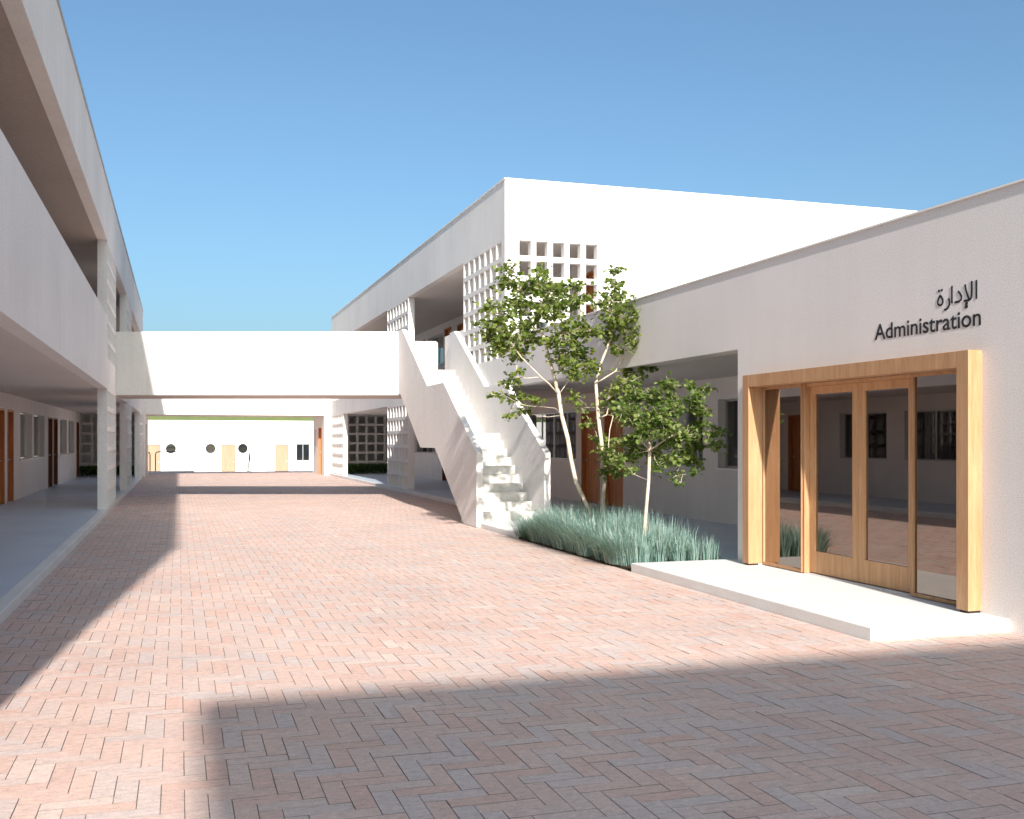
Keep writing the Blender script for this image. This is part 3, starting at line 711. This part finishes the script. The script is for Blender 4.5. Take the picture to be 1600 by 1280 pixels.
# handrails at the head of the far steps
def rail(name, pts, label):
    o = thing(name, pts[0], label, 'handrail', 'steel handrails at the far steps')
    q = []
    for i, p in enumerate(pts):                                   # rounded corners
        if 0 < i < len(pts) - 1:
            a_, b2, c2 = Vector(pts[i - 1]), Vector(p), Vector(pts[i + 1])
            u, v_ = (a_ - b2).normalized() * 0.12, (c2 - b2).normalized() * 0.12
            q += [b2 + u, b2 + u * 0.3 + v_ * 0.3, b2 + v_]
        else: q.append(Vector(p))
    put('rail_tube', MB().tube(q, 0.024, 8), 'steel', o, smooth=True)
    put('foot_plate', MB().tube([(q[0][0], q[0][1], q[0][2]), (q[0][0], q[0][1], q[0][2] + 0.012)], 0.06, 12), 'steel', o)
XE = lambda px: XatY(px, YE)
rail('handrail', [(XE(243), YE - 0.1, 0), (XE(243), YE - 0.1, 1.02), (XE(280), YE - 0.1, 1.02), (XE(280), YE - 0.1, 0.62)], 'wide steel handrail with a short drop at its right end')
rail('handrail', [(XE(234.5), YE - 0.12, 0), (XE(234.5), YE - 0.12, 1.02), (XE(222), YE - 0.12, 1.02), (XE(222), YE - 0.12, 0)], 'short steel handrail hoop half hidden beside the passage wall')
rail('handrail', [(XE(387.5), YE - 0.05, 0), (XE(387.5) + 0.08, YE + 0.1, 0.98), (XE(391) + 0.1, YE + 1.6, 0.3), (XE(391) + 0.1, YE + 1.6, -0.9)], 'slanting steel handrail seen end on between the pale doors')

# ------------------------------------------------------------------ canopy added behind the viewpoint, its thin roof sized to shade only the foreground
hb = thing('entrance_canopy', (3, -9, 0), 'entrance canopy behind the viewpoint with a thin flat roof on slender columns', 'canopy')
put('roof', B(-1.30, 18, -10.9, -6.95, 6.95, 7.15), 'stucco', hb)
for cx_ in (0.2, 3.4, 6.0): put('column', MB().tube([(cx_, -10.4, 0), (cx_, -10.4, 6.949)], 0.11, 16), 'stucco', hb, smooth=True)

# ------------------------------------------------------------------ trees
def leaf(mb, p, size, rnd):
    """a folded fan-shaped leaf on a drooping stalk"""
    yaw = rnd.uniform(0, 2 * math.pi); pitch = rnd.gauss(-0.45, 0.4); roll = rnd.gauss(0, 0.5)
    mt = Matrix.Rotation(yaw, 3, 'Z') @ Matrix.Rotation(-pitch, 3, 'Y') @ Matrix.Rotation(roll, 3, 'X')
    s = size * rnd.uniform(0.7, 1.15); fo = rnd.uniform(0.05, 0.22)
    P_ = [(-0.1, 0, 0), (0.12, 0.42, fo), (0.55, 0.50, fo), (0.92, 0.22, fo * 0.4), (1.0, 0, -0.04), (0.92, -0.22, fo * 0.4), (0.55, -0.50, fo), (0.12, -0.42, fo), (0.45, 0, 0)]
    vs = [p + mt @ (Vector(q) * s) for q in P_]
    mb.add(vs, [(8, 0, 1, 2), (8, 2, 3, 4), (8, 4, 5, 6), (8, 6, 7, 0)])
def tree(name, base, trunk, clusters, d0, spread, leafmat_, label, leafsize, r0, dens, seed, limbs=()):
    """trunk: points in space; clusters: leaf clumps (centre, radius) grown on branches that fork from the trunk"""
    rnd = random.Random(seed)
    root = thing(name, base, label, 'tree', 'young trees in the planting bed')
    n = len(trunk)
    nodes_ = [Vector(p) for p in trunk]
    par = {i: i - 1 for i in range(n)}
    for limb in limbs:
        prev = limb[0]
        for p in limb[1:]:
            nodes_.append(Vector(p)); par[len(nodes_) - 1] = prev; prev = len(nodes_) - 1
    cl = [(Vector(c), r) for c, r in clusters]
    start = n // 2
    cl.sort(key=lambda c: min((c[0] - q).length for q in nodes_[start:]))
    tips = []
    for c, r in cl:
        best = min(range(start, len(nodes_)), key=lambda k: (c - nodes_[k]).length * (1.0 if nodes_[k].z < c.z + 0.05 else 1.7))
        a = nodes_[best]; k = best
        L = (c - a).length; ns = max(2, int(L / 0.16)); mid = (a + c) / 2 + Vector((rnd.gauss(0, 0.04), rnd.gauss(0, 0.04), -0.06 * L))
        for s_ in range(1, ns + 1):
            t_ = s_ / ns; q = a * (1 - t_) ** 2 + mid * 2 * t_ * (1 - t_) + c * t_ * t_
            q += Vector((rnd.gauss(0, 0.012), rnd.gauss(0, 0.012), rnd.gauss(0, 0.012))) * (1 if s_ < ns else 0)
            nodes_.append(q); par[len(nodes_) - 1] = k; k = len(nodes_) - 1
        tips.append((k, r))
    load = [0.0] * len(nodes_)
    for k, r in tips:
        while k >= 0: load[k] += r * r; k = par[k]
    kids = {}
    for k, p in par.items():
        if p >= 0: kids.setdefault(p, []).append(k)
    tot = load[0]
    def rad(k): return max(0.0035, r0 * (load[k] / tot) ** 0.62) if load[k] > 0 else 0.004
    tm = MB(); tr_pts = nodes_[:n]
    tm.tube([tr_pts[0] - Vector((0, 0, 0.05))] + tr_pts, [r0 * 1.45] + [r0 * 1.25] + [max(rad(k), r0 * (1 - 0.75 * k / (n - 1))) for k in range(1, n)], 12)
    put('trunk', tm, 'bark', root, smooth=True)
    br = MB(); done = set(range(n))
    for k in range(n, len(nodes_)):
        if k in done: continue
        chain = [par[k], k]; done.add(k)
        while True:
            nx_ = [q for q in kids.get(chain[-1], []) if q not in done]
            if not nx_: break
            q = max(nx_, key=lambda q_: load[q_]); chain.append(q); done.add(q)
        rs = [rad(chain[1])] + [rad(q) for q in chain[1:]]
        br.tube([nodes_[q] for q in chain], rs, 7)
    lm = MB()
    for (k, r) in tips:
        c = nodes_[k]; cnt = max(14, int(dens * r * r))
        nt_ = max(3, cnt // 7)
        for s_ in range(nt_):                                  # twigs with leaves in flat sprays
            while True:
                u = Vector((rnd.uniform(-1, 1), rnd.uniform(-1, 1), rnd.uniform(-1, 1)))
                if u.length < 1: break
            e = c + Vector((u.x * r, u.y * r * 1.1, u.z * r * 0.85))
            br.tube([c, (c + e) / 2 + Vector((0, 0, 0.01)), e], [0.004, 0.003, 0.0018], 4, False)
            for q in range(max(1, cnt // nt_)):
                t_ = rnd.uniform(0.35, 1.1)
                p = c + (e - c) * t_ + Vector((rnd.gauss(0, 0.045), rnd.gauss(0, 0.045), rnd.gauss(0, 0.022)))
                leaf(lm, p, leafsize, rnd)
    put('branches', br, 'bark', root, smooth=True)
    put('crown', lm, leafmat_, root, recalc=False, kind='stuff')
    return root
def clump(lst, d, spread, seed, k=1.0):
    rnd = random.Random(seed); out = []
    for (px, py, r) in lst:
        dd = d + rnd.uniform(-spread, spread); out.append((at(px, py, dd), r * d / F * k * 1.18))
    return out
d1 = 15.9
t1 = [(922, 838), (921, 800), (911, 777), (900, 754), (892.5, 719), (887, 685), (877.5, 649), (873, 617), (866, 590), (860, 566), (850, 530), (841, 500), (838, 475)]
tr1 = [at(px, py, d1 + 0.02 * i) for i, (px, py) in enumerate(t1)]
c1 = [(792,419,16),(790,442,20),(847,425,17),(839,446,24),(813,450,21),(762,478,17),(784,493,24),(756,501,11),(809,476,26),(769,520,24),(794,527,27),(822,510,24),(779,544,22),(811,552,22),
      (830,531,20),(858,459,23),(881,450,18),(900,446,14),(894,472,18),(869,472,22),(911,467,14),(843,480,22),(873,493,16),(881,520,24),(907,510,22),(869,531,18),(924,516,16),(894,537,20),
      (877,559,26),(911,559,22),(896,580,22),(924,572,16),(805,589,15),(792,597,12),(783,615,9),(769,617,7),(802,623,14),(814,618,12),(797,646,11),(816,646,10),(833,623,12),(845,626,8)]
lim1 = [(6, at(868, 638, d1), at(850, 636, d1 - 0.1), at(822, 634, d1 - 0.25)), (7, at(858, 600, d1), at(845, 589, d1 - 0.1), at(828, 572, d1 - 0.2)), (7, at(882, 604, d1 + 0.1), at(892.5, 589, d1 + 0.2), at(903, 560, d1 + 0.3))]
tree('young_tree', tr1[0], tr1, clump(c1, d1, 0.42, 11), d1, 0.4, 'leaf', 'leaning pale trunked young tree nearest the staircase with long drooping left branches', 0.064, 0.033, 2250, 21, lim1)
d2 = 16.1
t2 = [(938, 836), (941, 795), (945, 747), (941, 700), (935, 654), (931, 599), (938, 570), (948, 545), (958, 520), (964, 490), (962, 462)]
tr2 = [at(px, py, d2 + 0.02 * i) for i, (px, py) in enumerate(t2)]
c2 = [(962,429,15),(960,446,18),(954,467,22),(971,472,18),(956,489,22),(943,472,12),(964,506,20),(954,523,18),(941,523,14),(966,544,14),(994,476,15),(1013,472,10),(996,493,24),(1015,497,16),
      (1000,514,22),(986,501,16),(1017,535,14),(1003,542,20),(988,535,16),(994,561,12),(1017,567,12),(1005,576,16),(981,580,18),(986,597,20),(896,619,14),(908,638,10),(951,623,20),(972,605,20),
      (924,662,12),(935,689,19),(951,712,22),(939,736,13),(963,732,17)]
lim2 = [(5, at(946, 590, d2), at(962, 580, d2 + 0.1), at(976, 556, d2 + 0.15), at(990, 530, d2 + 0.2)), (4, at(948, 648, d2 - 0.1), at(958, 650, d2 - 0.2))]
tree('young_tree', tr2[0], tr2, clump(c2, d2, 0.40, 12), d2, 0.4, 'leaf', 'upright young tree in the middle of the planting bed in front of the orange door', 0.062, 0.031, 2250, 22, lim2)
d3 = 13.9
t3 = [(1005, 862), (1008, 816), (1011, 780), (1013.5, 751), (1015, 704), (1016, 675), (1018, 650), (1022, 625)]
tr3 = [at(px, py, d3 + 0.015 * i) for i, (px, py) in enumerate(t3)]
c3 = [(974,642,21),(994,619,22),(990,650,26),(1021,619,20),(1045,603,16),(1052,630,20),(1029,650,24),(1006,673,26),(982,689,22),(1045,666,22),(1080,603,12),(1103,607,10),(1084,623,17),(1095,642,14),
      (1092,666,13),(1072,681,20),(1111,673,16),(1131,669,7),(1119,697,12),(1092,693,15),(1045,689,20),(1072,709,18),(1021,705,17),(1049,716,18),(1084,720,13),(990,709,18),(967,720,16),(1056,744,10),
      (1064,755,6),(1029,728,12),(990,732,12),(1084,740,7)]
lim3 = [(3, at(990, 741, d3 - 0.1), at(975, 722, d3 - 0.15)), (4, at(1035, 690, d3), at(1060, 675, d3 + 0.1)), (4, at(995, 680, d3), at(985, 655, d3 - 0.1))]
tree('young_tree', tr3[0], tr3, clump(c3, d3, 0.36, 13), d3, 0.36, 'leaf2', 'smallest bushy young tree at the entrance end of the planting bed', 0.061, 0.023, 3600, 23, lim3)

# ------------------------------------------------------------------ blue grass in the bed, hedges at the walkway ends
rg = random.Random(5); gm = MB()
def blade(mb, x, y, z, yaw, lean, h, wd):
    dx, dy_ = math.cos(yaw), math.sin(yaw); sx_, sy_ = -dy_ * wd, dx * wd
    pts = []
    for t_, wv in ((0, 1), (0.4, 0.9), (0.75, 0.6)):
        k = lean * h * t_ ** 1.8; zz = z + h * (t_ - (0.25 + 0.3 * lean) * lean * t_ ** 2.5)
        pts += [(x + dx * k - sx_ * wv, y + dy_ * k - sy_ * wv, zz), (x + dx * k + sx_ * wv, y + dy_ * k + sy_ * wv, zz)]
    k = lean * h; pts.append((x + dx * k, y + dy_ * k, z + h * (1 - (0.25 + 0.3 * lean) * lean)))
    mb.add(pts, [(0, 1, 3, 2), (2, 3, 5, 4), (4, 5, 6)])
tufts = [(rg.uniform(5.32, 6.50), rg.uniform(11.78, 16.0)) for k in range(250)] + [(rg.uniform(5.28, 5.38), rg.uniform(11.9, 16.1)) for k in range(45)]
for tx, ty in tufts:
    hh = rg.uniform(0.46, 0.68)
    if ty > 15.3: hh *= 0.85
    if ty < 13.1: hh *= 0.62 + 0.38 * (ty - 11.7) / 1.4
    for k in range(52):
        a = rg.uniform(0, 2 * math.pi); r_ = 0.10 * math.sqrt(rg.random())
        ln = abs(rg.gauss(0.34, 0.22))
        bxx, byy = math.cos(a) * 1.0, math.sin(a)
        wb = max(0, (5.85 - tx) / 0.45); bxx -= 0.8 * wb; ln += 0.16 * wb      # outer tufts lean over the edge of the bed
        nb2 = max(0, (ty - 15.0) / 0.9); byy += 0.9 * nb2; ln += 0.15 * nb2
        yw = math.atan2(byy, bxx)
        if ty < 11.95: ln *= 0.55
        blade(gm, tx + math.cos(a) * r_, ty + math.sin(a) * r_, 0.03, yw, min(ln, 0.95), hh * rg.uniform(0.55, 1.15), rg.uniform(0.0026, 0.0050))
gobj = put('blue_grass', gm, 'fescue', recalc=False, kind='stuff')
gobj['label'] = 'tall blue green ornamental grass filling the bed under the young trees'; gobj['category'] = 'grass'
def hedge(x0, x1, y0, y1, h, label, seed):
    rnd = random.Random(seed); mb = MB()
    for k in range(int((x1 - x0) * (y1 - y0) * 2600)):
        p = Vector((rnd.uniform(x0, x1), rnd.uniform(y0, y1), FL + h * math.sqrt(rnd.random()) * rnd.uniform(0.8, 1.1)))
        leaf(mb, p, 0.06, rnd)
    o = put('hedge', mb, 'hedge', recalc=False, origin=((x0 + x1) / 2, (y0 + y1) / 2, FL)); o['label'] = label; o['category'] = 'hedge'; o['group'] = 'low hedges at the walkway ends'
    return o
hedge(XR + 0.25, XRW - 0.05, 46.0, 46.55, 0.42, 'low green hedge at the end of the right walkway below the gridded screen', 1)
hedge(XLW + 0.05, XL - 0.3, 46.0, 46.55, 0.42, 'low green hedge at the end of the left walkway below the gridded screen', 2)
